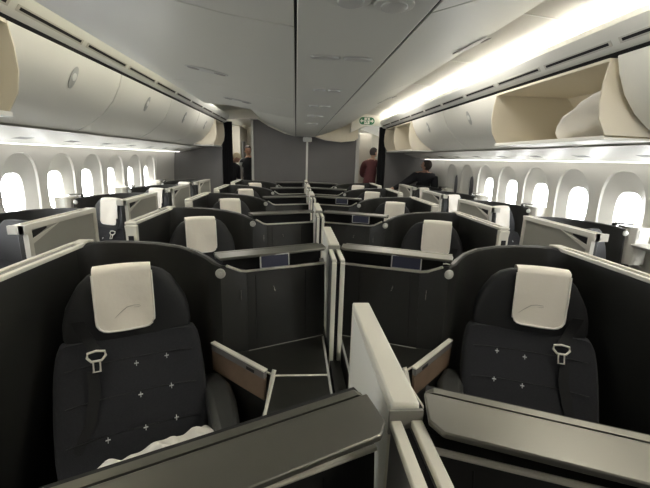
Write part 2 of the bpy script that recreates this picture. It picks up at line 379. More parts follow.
# seat ------------------------------------------------------------
TH = math.radians(22)
def make_seat(s):
    ct, st = math.cos(TH), math.sin(TH)
    cu, cv = .925, 1.545
    def fn(p):
        # p = (a, b, z): a across towards the divider, b aft
        u = cu - p.x*ct + p.y*st; v = cv + p.x*st + p.y*ct
        return Vector((s*u, v, p.z))
    off = fn(Vector((0, -.25, 0))); off.z = 0; off = tuple(off)
    root = empty('cabin_seat'); B = lambda: MB(fn)
    def bb(z):                     # front face of the back rest at height z
        return -.30 + (z-.40)*.62 if z < .86 else -.015 + (z-.86)*.10
    def front(a, z, w):
        return bb(z) - .035*(abs(a)/w)**3
    def ring(z, w, d, n=28):
        r = []
        for k in range(n):
            t = 2*PI*k/n; c, q = math.cos(t), math.sin(t)
            x = w*math.copysign(abs(c)**.55, c); y = math.copysign(abs(q)**.55, q)
            r.append((x, bb(z) + d*.5 + d*.5*y - (.035*(abs(x)/w)**3 if y < 0 else 0), z))
        return r
    m = B(); rings = []
    for i, z in enumerate([.36, .40, .46, .54, .62, .69, .74, .785, .815, .828]):
        w = [.255, .272, .282, .286, .287, .286, .283, .276, .262, .235][i]; d = [.10, .13, .14, .14, .135, .125, .115, .10, .075, .045][i]
        puff = -.006*math.cos((z-.36)/.10*PI*2)
        rings.append([(p[0], p[1]+puff*.0, p[2]) for p in ring(z, w, d)])
    m.loft(rings, True)
    br = m.build('backrest', M['fabric'], root, off, ang=60)
    # horizontal quilting seams and cross stitches belong to the cloth
    m = B()
    for z in (.745, .625, .505):
        m.tube([(a, front(a, z, .28)-.0005, z) for a in [x*.02-.24 for x in range(25)]], .0022, 5)
    m.build('quilt_seam', M['head'], br, off)
    k = .0085
    for a, z in [(.012, .722), (.132, .730), (.020, .612), (.140, .620), (.030, .500), (.148, .508), (-.105, .492)]:
        y = front(a, z, .285)-.002
        sl = .62; m = B()
        m.loft([[(a+k*c, y+dy, z+.0014*e) for c, e in ((-1, -1), (1, -1), (1, 1), (-1, 1))] for dy in (-.002, .003)], True)
        m.loft([[(a+.0014*e, y+dy+c*k*sl, z+k*c) for c, e in ((-1, -1), (1, -1), (1, 1), (-1, 1))] for dy in (-.0022, .003)], True)
        m.build('cross_stitch', M['stitch'], br, off, smooth=False)
    # head rest dome
    hb = lambda z: -.035 + (z-.86)*.10
    m = B(); rings = []
    for z, w, d in [(.800, .20, .05), (.815, .238, .075), (.845, .250, .095), (.90, .248, .105), (.96, .234, .11), (1.01, .208, .105), (1.055, .182, .095), (1.09, .148, .08), (1.11, .11, .055), (1.116, .07, .03)]:
        r = []
        for k in range(28):
            t = 2*PI*k/28; c, q = math.cos(t), math.sin(t)
            x = w*math.copysign(abs(c)**.6, c); y = math.copysign(abs(q)**.6, q)
            r.append((x, hb(z)+d*.5+d*.5*y-.012*(abs(x)/.23)**2*(1 if y < 0 else 0), z))
        rings.append(r)
    m.loft(rings, True); m.build('headrest', M['head'], root, off, ang=60)
    # shoulder belt
    m = B()
    pts = [(-.180, -.070, .935), (-.174, -.066, .90), (-.161, -.066, .865), (-.145, -.076, .832), (-.133, -.092, .812)]
    m.sheet([[(p[0]-.022, p[1], p[2]), (p[0]+.022, p[1], p[2])] for p in pts], (0, -.003, 0)); bl = m.build('seat_belt', M['belt'], root, off)
    m = B(); c = (-.128, -.106, .792)
    m.tube([(c[0]-.030, c[1]+.006, c[2]+.012), (c[0]-.033, c[1], c[2]-.004), (c[0]-.018, c[1]-.008, c[2]-.020), (c[0]+.018, c[1]-.008, c[2]-.020), (c[0]+.033, c[1], c[2]-.004), (c[0]+.030, c[1]+.006, c[2]+.012), (c[0], c[1]+.008, c[2]+.017)], .0052, 8, True)
    z0 = c[2]-.022
    m.tube([(c[0]-.012, c[1]-.010, z0), (c[0]-.012, c[1]-.026, z0-.036), (c[0]+.012, c[1]-.026, z0-.036), (c[0]+.012, c[1]-.010, z0)], .0045, 8, True)
    m.build('buckle', M['cap'], bl, off)
    m = B(); pts = [(-.145, -.110, .735), (-.140, -.150, .66), (-.16, -.20, .56), (-.21, -.25, .47)]
    m.sheet([[(p[0]-.02, p[1]-.010, p[2]), (p[0]+.02, p[1]-.010, p[2])] for p in pts], (0, -.003, 0)); m.build('lower_belt', M['belt'], root, off)
    # cushion, plinth, arm rest
    m = B(); rings = []
    for b, w, z in [(-.26, .24, .40), (-.29, .255, .40), (-.45, .262, .41), (-.62, .258, .42), (-.72, .245, .415), (-.75, .22, .40)]:
        rings.append([(w*math.copysign(abs(math.cos(t))**.5, math.cos(t)), b, z-.05+.06*math.copysign(abs(math.sin(t))**.6, math.sin(t))) for t in [2*PI*k/24 for k in range(24)]])
    m.loft(rings, True); m.build('cushion', M['fabric'], root, off, ang=60)
    m = B(); m.box(-.22, .22, -.66, .0, .01, .30); m.build('plinth', M['dark'], root, off, .02)
    m = B(); m.loft([[(.272, b, .30), (.272, b, z-.02), (.287, b, z), (w-.015, b, z), (w, b, z-.02), (w, b, .30)] for b, z, w in ((-.06, .57, .35), (-.10, .59, .36), (-.20, .59, .39), (-.30, .575, .39), (-.46, .55, .37), (-.50, .53, .36))], True)
    m.build('armrest', M['arm'], root, off, .012)
    return root, fn, hb

def make_cover(s, fn, hb):
    """cloth draped over the head rest"""
    B = lambda: MB(fn)
    off = fn(Vector((0, -.06, .86)))
    w0 = .110
    def yb(a, z):
        return hb(z)-.012*(abs(a)/.23)**2 - .008 - .004*math.sin(a*34+z*17)*(1.0 if z < 1.05 else .3) - (.010*max(0, (.95-z)/.1))
    rows = []; N = 12
    zs = [.862, .866, .876, .892, .915, .95, .985, 1.02, 1.055, 1.085, 1.106]
    for z in zs:
        w = w0
        if z < .905:
            k = (.905-z)/.043; w = w0 - .043*(1-math.sqrt(max(0, 1-k*k)))
        rows.append([(-w+2*w*i/N, yb(-w+2*w*i/N, z), z) for i in range(N+1)])
    for dz, db in ((1.124, -.002), (1.132, .018), (1.133, .045), (1.126, .072), (1.09, .092), (1.03, .10)):
        rows.append([(-w0+2*w0*i/N, hb(1.12)-.004+db - .012*(abs(-w0+2*w0*i/N)/.23)**2, dz - .004*(abs(-1+2*i/N))**2) for i in range(N+1)])
    sh = -.012 if s < 0 else -.030
    rows = [[(p[0]+sh, p[1], p[2]) for p in r] for r in rows]
    m = B(); m.sheet(rows, (0, .0035, 0))
    o = m.build('headrest_cover', M['cover'], None, ang=70, org=tuple(off))
    m = B()
    rim = [(rows[i][0]) for i in range(len(zs)-1, -1, -1)] + [rows[0][j] for j in range(1, N)] + [rows[i][N] for i in range(len(zs))]
    m.tube([(p[0], p[1]-.001, p[2]) for p in rim], .0045, 6); m.build('hem', M['hem'], o, tuple(off), ang=70)
    return o, off

def make_emblem(s, fn, hb, cover, off):
    m = MB(fn)
    P = [(-.055, .915), (-.040, .930), (-.022, .945), (-.005, .958), (.02, .963), (.042, .962), (.046, .957), (.038, .953), (.020, .954)]
    if s > 0: P = [(-a, z) for a, z in P]
    P = [(a, hb(z)-.012*(abs(a)/.23)**2-.0145, z) for a, z in P]
    m.tube(P, [.0006, .0012, .0018, .0022, .0018, .0012, .0012, .001, .0006], 6); m.build('emblem', M['emblem'], cover, tuple(off))

suite_ct = {+1: make_suite(+1, False), -1: make_suite(-1, False)}
suite_out = {+1: make_suite(+1, True), -1: make_suite(-1, True)}
cons_ct = {+1: make_console(+1, False), -1: make_console(-1, False)}
cons_out = {+1: make_console(+1, True), -1: make_console(-1, True)}
seat = {}; cover = {}
for s in (1, -1):
    r, fn, hb = make_seat(s); seat[s] = r
    # remember where the seat's own origin lies in suite coordinates
    o = fn(Vector((0, -.25, 0))); seat[s]['_'] = 0; del seat[s]['_']
    c, coff = make_cover(s, fn, hb)
    cover[s] = (c, coff, fn, hb); seat[(s, 'o')] = (o.x, o.y)
used = set()
def place(proto, loc):
    if proto.name not in used:
        used.add(proto.name); o = proto
    else: o = copy_tree(proto)
    o.location = loc
    return o

ORD = ['nearest', 'second', 'third', 'fourth', 'fifth', 'sixth']
OUT = 3.08; OUTV = 1.12
def suite_set(s, X0, Y0, label_suite, label_cons, label_seat, label_cover, outer, grp, with_seat=True, with_cover=True):
    su = place((suite_out if outer else suite_ct)[s], (X0+s*UC, Y0+VC, 0)); tag(su, label_suite, 'privacy suite', grp+' suites')
    co = place((cons_out if outer else cons_ct)[s], (X0+s*UC, Y0+VC, 0)); tag(co, label_cons, 'console', grp+' consoles')
    se = cv = None
    if with_seat:
        ox, oy = seat[(s, 'o')]
        se = place(seat[s], (X0+ox, Y0+oy, 0)); tag(se, label_seat, 'seat', grp+' seats')
        c, coff, fn, hb = cover[s]
        if not with_cover: return su, co, se, cv
        cv = place(c, (X0+coff.x, Y0+coff.y, coff.z)); tag(cv, label_cover, 'headrest cover', grp+' headrest covers')
    return su, co, se, cv

near = {}
for s, side in ((-1, 'left'), (1, 'right')):
    for k in range(0, 5):
        o = ORD[k]
        near[(s, k)] = suite_set(s, 0, k*PITCH,
            f'black curved suite shell round the {o} seat just {side} of the centre divider',
            f'black console between the divider and the {o} seat {side} of the centre divider',
            f'dark quilted seat, {o} in the column just {side} of the centre divider',
            f'cream headrest cover on the {o} seat just {side} of the centre divider', False, f'centre {side}')
    # the suite the camera stands over: only its rear ledge and panel are in the frame
    suite_set(s, 0, -PITCH, f'black suite with {"dark" if s < 0 else "pale-lit"} monitor ledge in the {side} foreground, cut by the bottom edge',
              f'black console in the {side} foreground beside the double divider rails', '', '', False, f'centre {side}', False)
    for k in range(0, 4):
        o = ORD[k]
        X0 = -OUT if s > 0 else OUT
        sd = 'left' if s > 0 else 'right'
        suite_set(s, X0, OUTV+k*PITCH,
            f'grey suite with framed sliding door beside the {sd} windows, {o} of that column',
            f'grey console under the {sd} windows by the {o} window seat',
            f'grey-blue quilted window seat, {o} along the {sd} windows',
            f'white headrest cover on the {o} window seat along the {sd} windows', True, f'{sd} window', True, k > 0)
for s in (1, -1):
    c, coff, fn, hb = cover[s]
    make_emblem(s, fn, hb, near[(s, 0)][3], coff)

for s_, k_ in ((-1, 0), (1, 0), (1, 1), (1, 2)): add_card(s_, near[(s_, k_)][0])
# centre dividers -------------------------------------------------
def make_divider():
    root = empty('centre_divider')
    o = (0, 1.9, 0)
    m = MB(); m.box(-.027, .027, 1.875, 2.365, .60, 1.16); m.build('raised_screen', M['cap'], root, o, .005)
    m = MB(); m.box(-.0285, -.0275, 1.885, 2.338, .66, 1.135); m.box(.0275, .0285, 1.885, 2.338, .66, 1.135); m.build('screen_face', M['white'], root, o)
    for sx in (-1, 1):
        m = MB(); x0, x1 = sorted((sx*.009, sx*.031))
        m.box(x0, x1, 1.66, 1.868, 1.116, 1.131); m.build('top_rail', M['cap'], root, o, .003)
        m = MB(); m.box(x0, x1, 1.655, 1.675, .55, 1.115); m.build('end_strip', M['cap'], root, o, .003)
    m = MB(); m.box(-.0085, .0085, 1.665, 1.873, .05, 1.112); m.build('core', M['gap'], root, o)
    m = MB(); m.box(-.032, .032, 1.868, 1.8745, 1.10, 1.15); m.build('end_cap', M['seam'], root, o)
    for sx in (-1, 1):
        m = MB(); x0, x1 = sorted((sx*.010, sx*.028)); m.box(x0, x1, 1.68, 1.866, .60, 1.112); m.build('side_skin', M['part'], root, o)
    m = MB(); m.box(-.026, .026, .60, 2.345, .02, .598); m.build('base', M['dark'], root, o)
    return root
dv = make_divider()
for k in range(-1, 5):
    d = dv if k == -1 else copy_tree(dv)
    d.location = (.006, 1.9+k*PITCH, 0)
    tag(d, f'pale metal divider screen between the centre seats, {ORD[k+1]} along the centre line', 'divider', 'centre line dividers')

# blanket on the near-left seat
def blanket():
    m = MB(); rows = []
    A, C = Vector((-.50, 1.27, .52)), Vector((-.90, 1.0, .53))
    d = C-A; n = Vector((.60, -.80, 0))
    for i in range(29):
        t = i/28; c = A + d*t
        h = .055*(math.sin(t*PI)**.5)*(1+.35*math.sin(t*19)+.22*math.sin(t*41+1)) + .012
        if t < .2: h += .02*(t/.2)*(1-t)
        r = []
        for j in range(13):
            q = j/12*PI
            r.append(c + n*(.085*math.cos(q)*(1+.2*math.sin(t*23+q*3)))*-1 + Vector((0, 0, -.030+h*math.sin(q)*(1+.2*math.sin(q*5+t*27)))))
        rows.append(r)
    m.loft(rows, True, True)
    o = m.build('blanket', M['pillow'], None, ang=80, org=(-.7, 1.13, .46))
    sd = o.modifiers.new('smooth', 'SUBSURF'); sd.levels = 1; sd.render_levels = 1
    tag(o, 'crumpled cream blanket bunched on the nearest left seat behind the dark ledge', 'blanket')
blanket()

# ------------------------------------------------------------------ cabin structure
Y0, Y1 = -2.4, 7.95
m = MB(); m.box(-3.4, 3.4, Y0, 12.2, -.04, 0); struct(m.build('floor', M['carpet']))

def wall_x(z): return 2.74 - .16*(max(0, z-1.2))**1.5 - .04*max(0, .9-z)
def side_wall(sg, first, n0, n1, tinted):
    mb = MB(); W = .61; zc, zt, zb = 1.19, 1.66, 0.0
    NP = 32
    def ell(hw, hh, zc, pw=.75):
        return [(hw*math.copysign(abs(math.cos(t))**pw, math.cos(t)), zc+hh*math.copysign(abs(math.sin(t))**pw, math.sin(t))) for t in [2*PI*(k+.5)/NP for k in range(NP)]]
    def rect():
        out = []
        for t in [2*PI*(k+.5)/NP for k in range(NP)]:
            c, s_ = math.cos(t), math.sin(t)
            q = max(abs(c), abs(s_)); x = c/q*W/2; z = s_/q
            z = 1.20 + z*(zt-1.20 if z > 0 else .42)
            out.append((x, z))
        for cx_, cz_ in ((W/2, zt), (-W/2, zt), (W/2, .78), (-W/2, .78)):
            i = min(range(NP), key=lambda q: abs(out[q][0]-cx_)+abs(out[q][1]-cz_)); out[i] = (cx_, cz_)
        return out
    R0 = rect(); R1 = ell(.245, .385, 1.185, .8); R1b = ell(.237, .377, 1.185, .8); R2 = ell(.185, .290, 1.182, .77); R3 = ell(.140, .207, 1.180, .72); R4 = ell(.128, .195, 1.180, .72)
    for i in range(n0, n1):
        yc = first + i*W
        P = lambda r, d: [(sg*(wall_x(z)+d), yc+y, z) for y, z in r]
        mb.loft([P(R0, 0), P(R1, 0), P(R1b, .020), P(R2, .055), P(R3, .080), P(R4, .115)], False)
        # glazing of this window
        g = MB(); g.loft([P(R4, .108), P(R4, .112)], True)
        num = (i-n0+1) + (0 if sg < 0 else 40)
        tag(struct(g.build(f'window_{num}', M['tint'] if i in tinted else M['glass'])), None)
        if i not in tinted:
            L = bpy.data.lights.new('daylight_portal', 'AREA'); L.shape = 'RECTANGLE'; L.size = .45; L.size_y = .30
            L.cycles.is_portal = True
            o = bpy.data.objects.new('daylight_portal', L); COL.objects.link(o)
            o.location = (sg*(wall_x(1.185)+.14), yc, 1.185); o.rotation_euler = (0, sg*PI/2, 0)
    ya, yb = first+n0*W-W/2, first+(n1-1)*W+W/2
    # below the windows, and plain wall fore and aft
    def plain(y0, y1, z0, z1, n=6):
        mb.sheet([[(sg*wall_x(z0+(z1-z0)*j/n), y, z0+(z1-z0)*j/n) for j in range(n+1)] for y in (y0, y1)])
    plain(ya, yb, 0, .80)
    for ys in (ya, yb):
        mb.sheet([[(sg*(wall_x(zt*j/24)-.006), y, zt*j/24) for j in range(25)] for y in (ys-.02, ys+.02)], (sg*.03, 0, 0))
    if ya > Y0: plain(Y0, ya, 0, zt)
    if yb < 12.2: plain(yb, 12.2, 0, zt)
    struct(mb.build('wall_left' if sg < 0 else 'wall_right', M['wall'], ang=28))
    # side ledge
    m = MB(); m.extrude_profile([(sg*2.60, .955), (sg*2.59, .975), (sg*2.615, .99), (sg*2.735, .99), (sg*2.735, .955)], Y0, Y1-.05)
    struct(m.build('trim_1' if sg < 0 else 'trim_2', M['wall']))
side_wall(-1, 3.00, -6, 7, ())
side_wall(+1, 3.07, -6, 7, (5, 6))

m = MB(); m.box(-2.9, 2.9, Y0-.05, Y0, 0, 2.7); struct(m.build('wall_front', M['part']))
m = MB(); m.box(-2.9, 2.9, 12.1, 12.2, 0, 2.7); struct(m.build('wall_back', M['galley']))

# fuselage crown behind the bins
for sg in (-1, 1):
    m = MB(); m.extrude_profile([(sg*x, z) for x, z in [(2.78, 1.655), (2.72, 2.0), (2.45, 2.35), (1.76, 2.585), (1.55, 2.605), (1.55, 2.64), (1.80, 2.63), (2.50, 2.42), (2.78, 2.02), (2.86, 1.655)]], Y0, 12.2)
    struct(m.build('wall_crown_left' if sg < 0 else 'wall_crown_right', M['bin']))
# ceiling over each aisle + crown
def ceiling():
    m = MB()
    prof = [(-1.72, 2.485), (-1.55, 2.520), (-1.30, 2.542), (-1.0, 2.55), (-.6, 2.55), (.6, 2.55), (1.0, 2.55), (1.30, 2.542), (1.55, 2.520), (1.72, 2.485)]
    outer = [(x*1.02, z+.04) for x, z in prof[::-1]]
    m.extrude_profile(prof+outer, Y0, 12.15)
    o = struct(m.build('ceiling', M['ceil'], ang=40))
    n = 10
    for sg in (-1, 1):
        m = MB()
        for k in range(8):
            y = -.95 + 1.15*k
            pr = [(sg*x, z-.0035) for x, z in ((.95, 2.55), (1.30, 2.542), (1.55, 2.520), (1.70, 2.490))]
            m.sheet([[(x, y, z) for x, z in pr], [(x, y+.018, z) for x, z in pr]], (0, 0, .004))
        struct(m.build(f'trim_{n}', M['white'])); n += 1
        # cove lip carrying the LED strip, air-return rail with slots
        m = MB()
        m.extrude_profile([(sg*1.70, 2.405), (sg*1.625, 2.400), (sg*1.612, 2.425), (sg*1.600, 2.425), (sg*1.592, 2.39), (sg*1.60, 2.372), (sg*1.665, 2.285), (sg*1.70, 2.272), (sg*1.76, 2.272), (sg*1.76, 2.405)], Y0, Y1+.2)
        rail = struct(m.build(f'trim_{n}', M['white'])); n += 1
        m = MB(); m.extrude_profile([(sg*1.700, 2.2715), (sg*1.76, 2.2715), (sg*1.76, 2.250), (sg*1.725, 2.250)], Y0, Y1); struct(m.build(f'trim_{n}', M['slot'])); n += 1  # black strip painting in the shade of the gap between rail and bins
        m = MB()
        nx, nz = sg*-.80, -.60
        y = Y0+.1
        while y < Y1:
            for (t0, t1, dd, mi) in ((.52, .86, .0035, 1), (.60, .76, .005, 0)):
                a = (sg*(1.60+.065*t0), 2.372-.087*t0); b = (sg*(1.60+.065*t1), 2.372-.087*t1)
                e = .0 if mi == 0 else -.02
                m.sheet([[(a[0]+nx*dd, yy, a[1]+nz*dd) for yy in (y+e, y+.555-e)], [(b[0]+nx*dd, yy, b[1]+nz*dd) for yy in (y+e, y+.555-e)]], (-nx*.003, 0, -nz*.003), mi)
            y += .648
        sl = m.build('vent_slot', [M['slot'], M['wall']], rail)
        m = MB(); m.extrude_profile([(sg*1.695, 2.408), (sg*1.635, 2.404), (sg*1.635, 2.409), (sg*1.695, 2.413)], Y0+.05, 4.45 if sg < 0 else Y1-.05)
        struct(m.build(f'trim_{n}', M['led'])); n += 1
        # underside of the bins and the wash light above the windows
        m = MB(); m.extrude_profile([(sg*2.13, 1.752), (sg*2.30, 1.700), (sg*2.56, 1.648), (sg*2.75, 1.648), (sg*2.75, 1.72), (sg*2.30, 1.762)], Y0, Y1)
        us = struct(m.build(f'trim_{n}', M['bin'])); n += 1
        m = MB()
        for k in range(15):
            y = Y0+.3+.65*k
            m.sheet([[(sg*2.33, y, 1.6925), (sg*2.40, y, 1.679)], [(sg*2.33, y+.16, 1.6925), (sg*2.40, y+.16, 1.679)]], (0, 0, .004))
        m.build('service_panel', M['seam'], us)
        m = MB(); m.extrude_profile([(sg*2.585, 1.640), (sg*2.625, 1.640), (sg*2.625, 1.647), (sg*2.585, 1.647)], Y0+.05, Y1-.05)
        struct(m.build(f'trim_{n}', M['wash'])); n += 1
ceiling()

# side overhead bins ----------------------------------------------
DOOR = [(1.697, 2.248), (1.703, 2.228), (1.728, 2.15), (1.790, 2.03), (1.880, 1.925), (1.985, 1.845), (2.09, 1.787), (2.125, 1.765)]
def side_bin(sg, y0, y1, opened, label, ends=True, handle=True, cream=False):
    g = .006; o = (sg*2.1, (y0+y1)/2, 1.76)
    root = empty('overhead_bin', o)
    y0 += g; y1 -= g
    back = [(2.62, 1.765), (2.64, 2.0), (2.40, 2.23), (2.2, 2.240)]
    if not opened:
        m = MB(); pr = [(sg*x, z) for x, z in DOOR] + [(sg*(x+.02), z+.012) for x, z in DOOR[::-1][:-1]]+[(sg*1.72, 2.248)]
        m.extrude_profile(pr, y0, y1); d = m.build('door', M['cream'] if cream else M['bin'], root, o, .006, ang=30)
        if handle:
            yc = (y0+y1)/2
            m = MB(); m.disc((sg*1.752, yc, 2.095), (-sg*.9, 0, -.45), .080, .005, 24, sx=.46); hh = m.build('latch', M['strip'], d, o)
            m = MB(); m.disc((sg*1.748, yc, 2.100), (-sg*.9, 0, -.45), .028, .008, 16, sx=.8); m.build('latch_button', M['white'], hh, o)
        m = MB(); m.extrude_profile([(sg*x, z) for x, z in [(2.14, 1.770)]+back+[(1.725, 2.244), (1.735, 2.232), (2.12, 2.20)]], y0+.01, y1-.01); m.build('body', M['bin'], root, o)
    else:
        lip = [(1.735, 1.768), (2.62, 1.768), (2.62, 1.782), (1.755, 1.786), (1.735, 1.795)]
        m = MB(); m.extrude_profile([(sg*x, z) for x, z in lip], y0, y1); m.build('shelf', M['bin'], root, o, .003)
        m = MB(); m.extrude_profile([(sg*x, z) for x, z in [(1.69, 2.226), (1.70, 2.229), (2.40, 2.229), (2.62, 2.0), (2.62, 1.783), (2.64, 1.783), (2.64, 2.01), (2.41, 2.245), (1.69, 2.245)]], y0+.011, y1-.011); m.build('bucket', M['cream'], root, o)
        ep = [(1.69, 2.24), (1.672, 2.12), (1.668, 2.0), (1.688, 1.89), (1.745, 1.797), (2.62, 1.787), (2.62, 2.0), (2.40, 2.24)]
        for ya, yb in ((y0, y0+.010), (y1-.010, y1)):
            m = MB(); m.extrude_profile([(sg*x, z) for x, z in ep], ya, yb); m.build('end_plate', M['cream'], root, o, .002)
    tag(root, label, 'overhead bin', ('left' if sg < 0 else 'right')+' overhead bins')
    return root
side_bin(-1, .93, 2.21, True, 'open cream overhead bin at the extreme left edge of the picture')
for k, (a, b) in enumerate([(2.21, 3.49), (3.49, 4.79), (4.79, 6.10)]):
    side_bin(-1, a, b, False, f'closed off-white overhead bin above the left windows, {ORD[k]} complete one from the camera')
side_bin(-1, 6.10, 7.15, False, 'closed off-white overhead bin above the left windows, farthest, next to the cream end panel')
side_bin(-1, 7.15, 7.93, True, 'open cream bin compartment at the far left beside the black curtain')
side_bin(+1, .95, 2.225, False, 'closed off-white overhead bin cut by the right edge of the picture')
side_bin(+1, 2.245, 3.55, True, 'open cream overhead bin on the right holding a white pillow')
side_bin(+1, 3.55, 4.85, False, 'closed off-white overhead bin on the right next to the open bin with the pillow')
side_bin(+1, 4.85, 6.17, False, 'closed off-white overhead bin on the right, farthest closed one with a curved cream edge')
side_bin(+1, 6.17, 7.15, True, 'small open cream bin compartment at the far right, nearer of the two')
side_bin(+1, 7.15, 7.93, True, 'small open cream bin compartment at the far right beside the black curtain')

# pillow in the open bin
m = MB()
def pfn(p):
    k = abs(p.x)/.20
    return Vector((p.x, p.y, p.z*(1-.6*(abs(p.x/.24)**3)) + .012*math.sin(p.x*30+p.y*17) + .008*math.sin(p.y*41-p.x*23) + .006*math.sin(p.x*57+p.y*63)))
m.ball((0, 0, 0), .25, .36, .085, 24, 14, fn=pfn)
R = Matrix.Rotation(math.radians(-30), 4, 'X') @ Matrix.Rotation(math.radians(10), 4, 'Y')
bmesh.ops.transform(m.bm, matrix=Matrix.Translation((2.02, 2.62, 1.955)) @ R, verts=m.bm.verts)
tag(m.build('pillow', M['pillow'], None, org=(2.06, 2.62, 1.80), ang=80), 'white pillow lying in the open right overhead bin', 'pillow')

# centre overhead bins --------------------------------------------
OPENED = [(-.215, 2.055), (-.45, 2.083), (-.70, 2.130), (-.95, 2.172), (-1.15, 2.186), (-1.24, 2.186), (-1.280, 2.192), (-1.287, 2.23), (-1.22, 2.34), (-.95, 2.45), (-.5, 2.50), (-.215, 2.50)]
CLOSED = [(.215, 2.055), (.35, 2.098), (.52, 2.160), (.72, 2.244), (.90, 2.322), (.932, 2.338), (.938, 2.36), (.92, 2.52), (.215, 2.52)]
def centre_bin(sg, prof, y0, y1, label, latch):
    o = (sg*.5, (y0+y1)/2, 2.06); root = empty('overhead_bin', o)
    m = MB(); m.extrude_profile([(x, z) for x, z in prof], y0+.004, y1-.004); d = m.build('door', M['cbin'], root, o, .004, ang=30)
    if latch:
        x, y, z, nx = latch
        m = MB(); m.disc((x, y, z), (nx, 0, -1), .062, .005, 28, sx=2.3); h = m.build('latch', M['strip'], d, o)
        for q in (-1, 1):
            m = MB(); m.disc((x+q*.085, y, z-.004+q*.085*nx), (nx, 0, -1), .030, .004, 16, sx=1.3); m.build('latch_tab', M['seam'], h, o)
    tag(root, label, 'overhead bin', 'centre overhead bins')
def lat(y): return (-.80, y, 2.1445, -.18)
centre_bin(-1, OPENED, -1.4, 1.45, 'lowered grey centre bin overhead on the left, nearest the camera', None)
centre_bin(-1, OPENED, 1.45, 3.25, 'lowered grey centre bin overhead on the left with a large oval latch', lat(2.66))
centre_bin(-1, OPENED, 3.25, 4.62, 'lowered grey centre bin overhead on the left, farthest with a rounded end', lat(3.95))
MIR = [(-x, z) for x, z in CLOSED]
centre_bin(-1, MIR, 4.62, 8.30, 'raised grey centre bin at the far left end of the centre ceiling', None)
def latr(y): return (.86, y, 2.300, .42)
centre_bin(1, CLOSED, -1.4, 1.25, 'raised grey centre bin on the right above the nearest seats', None)
centre_bin(1, CLOSED, 1.25, 3.40, 'raised grey centre bin on the right, second from the camera', latr(2.36))
centre_bin(1, CLOSED, 3.40, 5.60, 'raised grey centre bin on the right, third from the camera', latr(4.48))
centre_bin(1, CLOSED, 5.60, 8.30, 'raised grey centre bin on the right, farthest, ending at the cream panel', None)

# centre ceiling strip between the bins
m = MB(); m.box(-.205, .205, -1.4, 8.30, 2.052, 2.09); struct(m.build('trim_30', M['cbin'], bevel=.004))
m = MB(); m.box(-.2145, -.2055, -1.4, 8.30, 2.06, 2.4); m.box(.2055, .2145, -1.4, 8.30, 2.06, 2.4); struct(m.build('trim_31', M['gap']))
def spot(x, y, label):
    o = (x, y, 2.05); root = empty('ceiling_lamp', o)
    m = MB(); m.disc((x, y, 2.0515), (0, 0, -1), .060, .005, 28); m.build('bezel', M['cbin'], root, o)
    m = MB(); m.disc((x, y, 2.0463), (0, 0, -1), .040, .006, 24, dome=.006); m.build('lens', M['lens'], root, o)
    tag(root, label, 'ceiling lamp', 'round lamps in the centre ceiling strip')
spot(-.05, 1.18, 'left of the two round lamps in the ceiling strip at the top of the picture')
spot(.083, 1.195, 'right of the two round lamps in the ceiling strip at the top of the picture')
for i, (y, w) in enumerate(((1.80, .15), (2.62, .10), (3.40, .10), (4.18, .09), (5.1, .09))):
    o = (0.03, y, 2.05); m = MB()
    for q in (-1, 1):
        m.disc((.0+q*w*.5, y, 2.0515), (0, 0, -1), .022, .010, 20, sx=w/.048)
    ob = m.build('speaker_grille', M['strip'], None, org=o)
    tag(ob, f'shallow oval panel pair in the ceiling strip, {ORD[i]} behind the two round lamps', 'ceiling panel', 'oval panels in the ceiling strip')

# ------------------------------------------------------------------ rear bulkhead, doorways
YB = 8.55
root = None
m = MB(); m.box(-1.15, .025, YB, YB+.06, 0, 2.40); struct(m.build('wall_bulkhead_left', M['part']))
m = MB(); m.box(.075, 1.17, YB, YB+.06, 0, 2.44); struct(m.build('wall_bulkhead_right', M['part']))
m = MB(); m.box(.03, .07, YB-.015, YB+.05, 0, 2.0); struct(m.build('trim_40', M['white']))
m = MB(); m.box(-1.20, -1.152, YB-.03, YB+.08, 0, 2.42); struct(m.build('trim_41', M['strip'], bevel=.006))
m = MB(); m.box(1.172, 1.25, YB-.03, YB+.08, 0, 2.44); struct(m.build('trim_42', M['strip'], bevel=.006))
m = MB(); m.box(-.05, .15, YB-.14, YB-.02, 1.95, 2.05); tag(m.build('ceiling_sensor', M['white'], None, bevel=.02, org=(.05, YB-.07, 2.05)), 'small white box under the ceiling strip above the bulkhead gap', 'sensor')
# side partitions
def side_part(sg):
    m = MB(); m.box(*sorted((sg*1.74, sg*2.80)), Y1, Y1+.05, 0, 1.72); m.box(*sorted((sg*1.74, sg*2.6)), Y1+.052, Y1+.08, 1.72, 2.5)
    struct(m.build('wall_partition_left' if sg < 0 else 'wall_partition_right', M['part']))
    # ceiling header above the doorway
    m = MB()
    if sg > 0:
        pr = [(.97, 2.16), (1.25, 2.29), (1.55, 2.31), (1.80, 2.30), (1.80, 2.55), (.97, 2.55)]
        m.loft([[(x, Y1+.12, z) for x, z in pr], [(x, Y1+.25, z) for x, z in pr]], True)
    else:
        pr = [(-.97, 2.36), (-1.25, 2.36), (-1.80, 2.32), (-1.80, 2.55), (-.97, 2.55)]
        m.loft([[(x, Y1+.12, z) for x, z in pr], [(x, Y1+.25, z) for x, z in pr]], True)
    struct(m.build('trim_43' if sg < 0 else 'trim_44', M['bin'], bevel=.01))
side_part(-1); side_part(1)
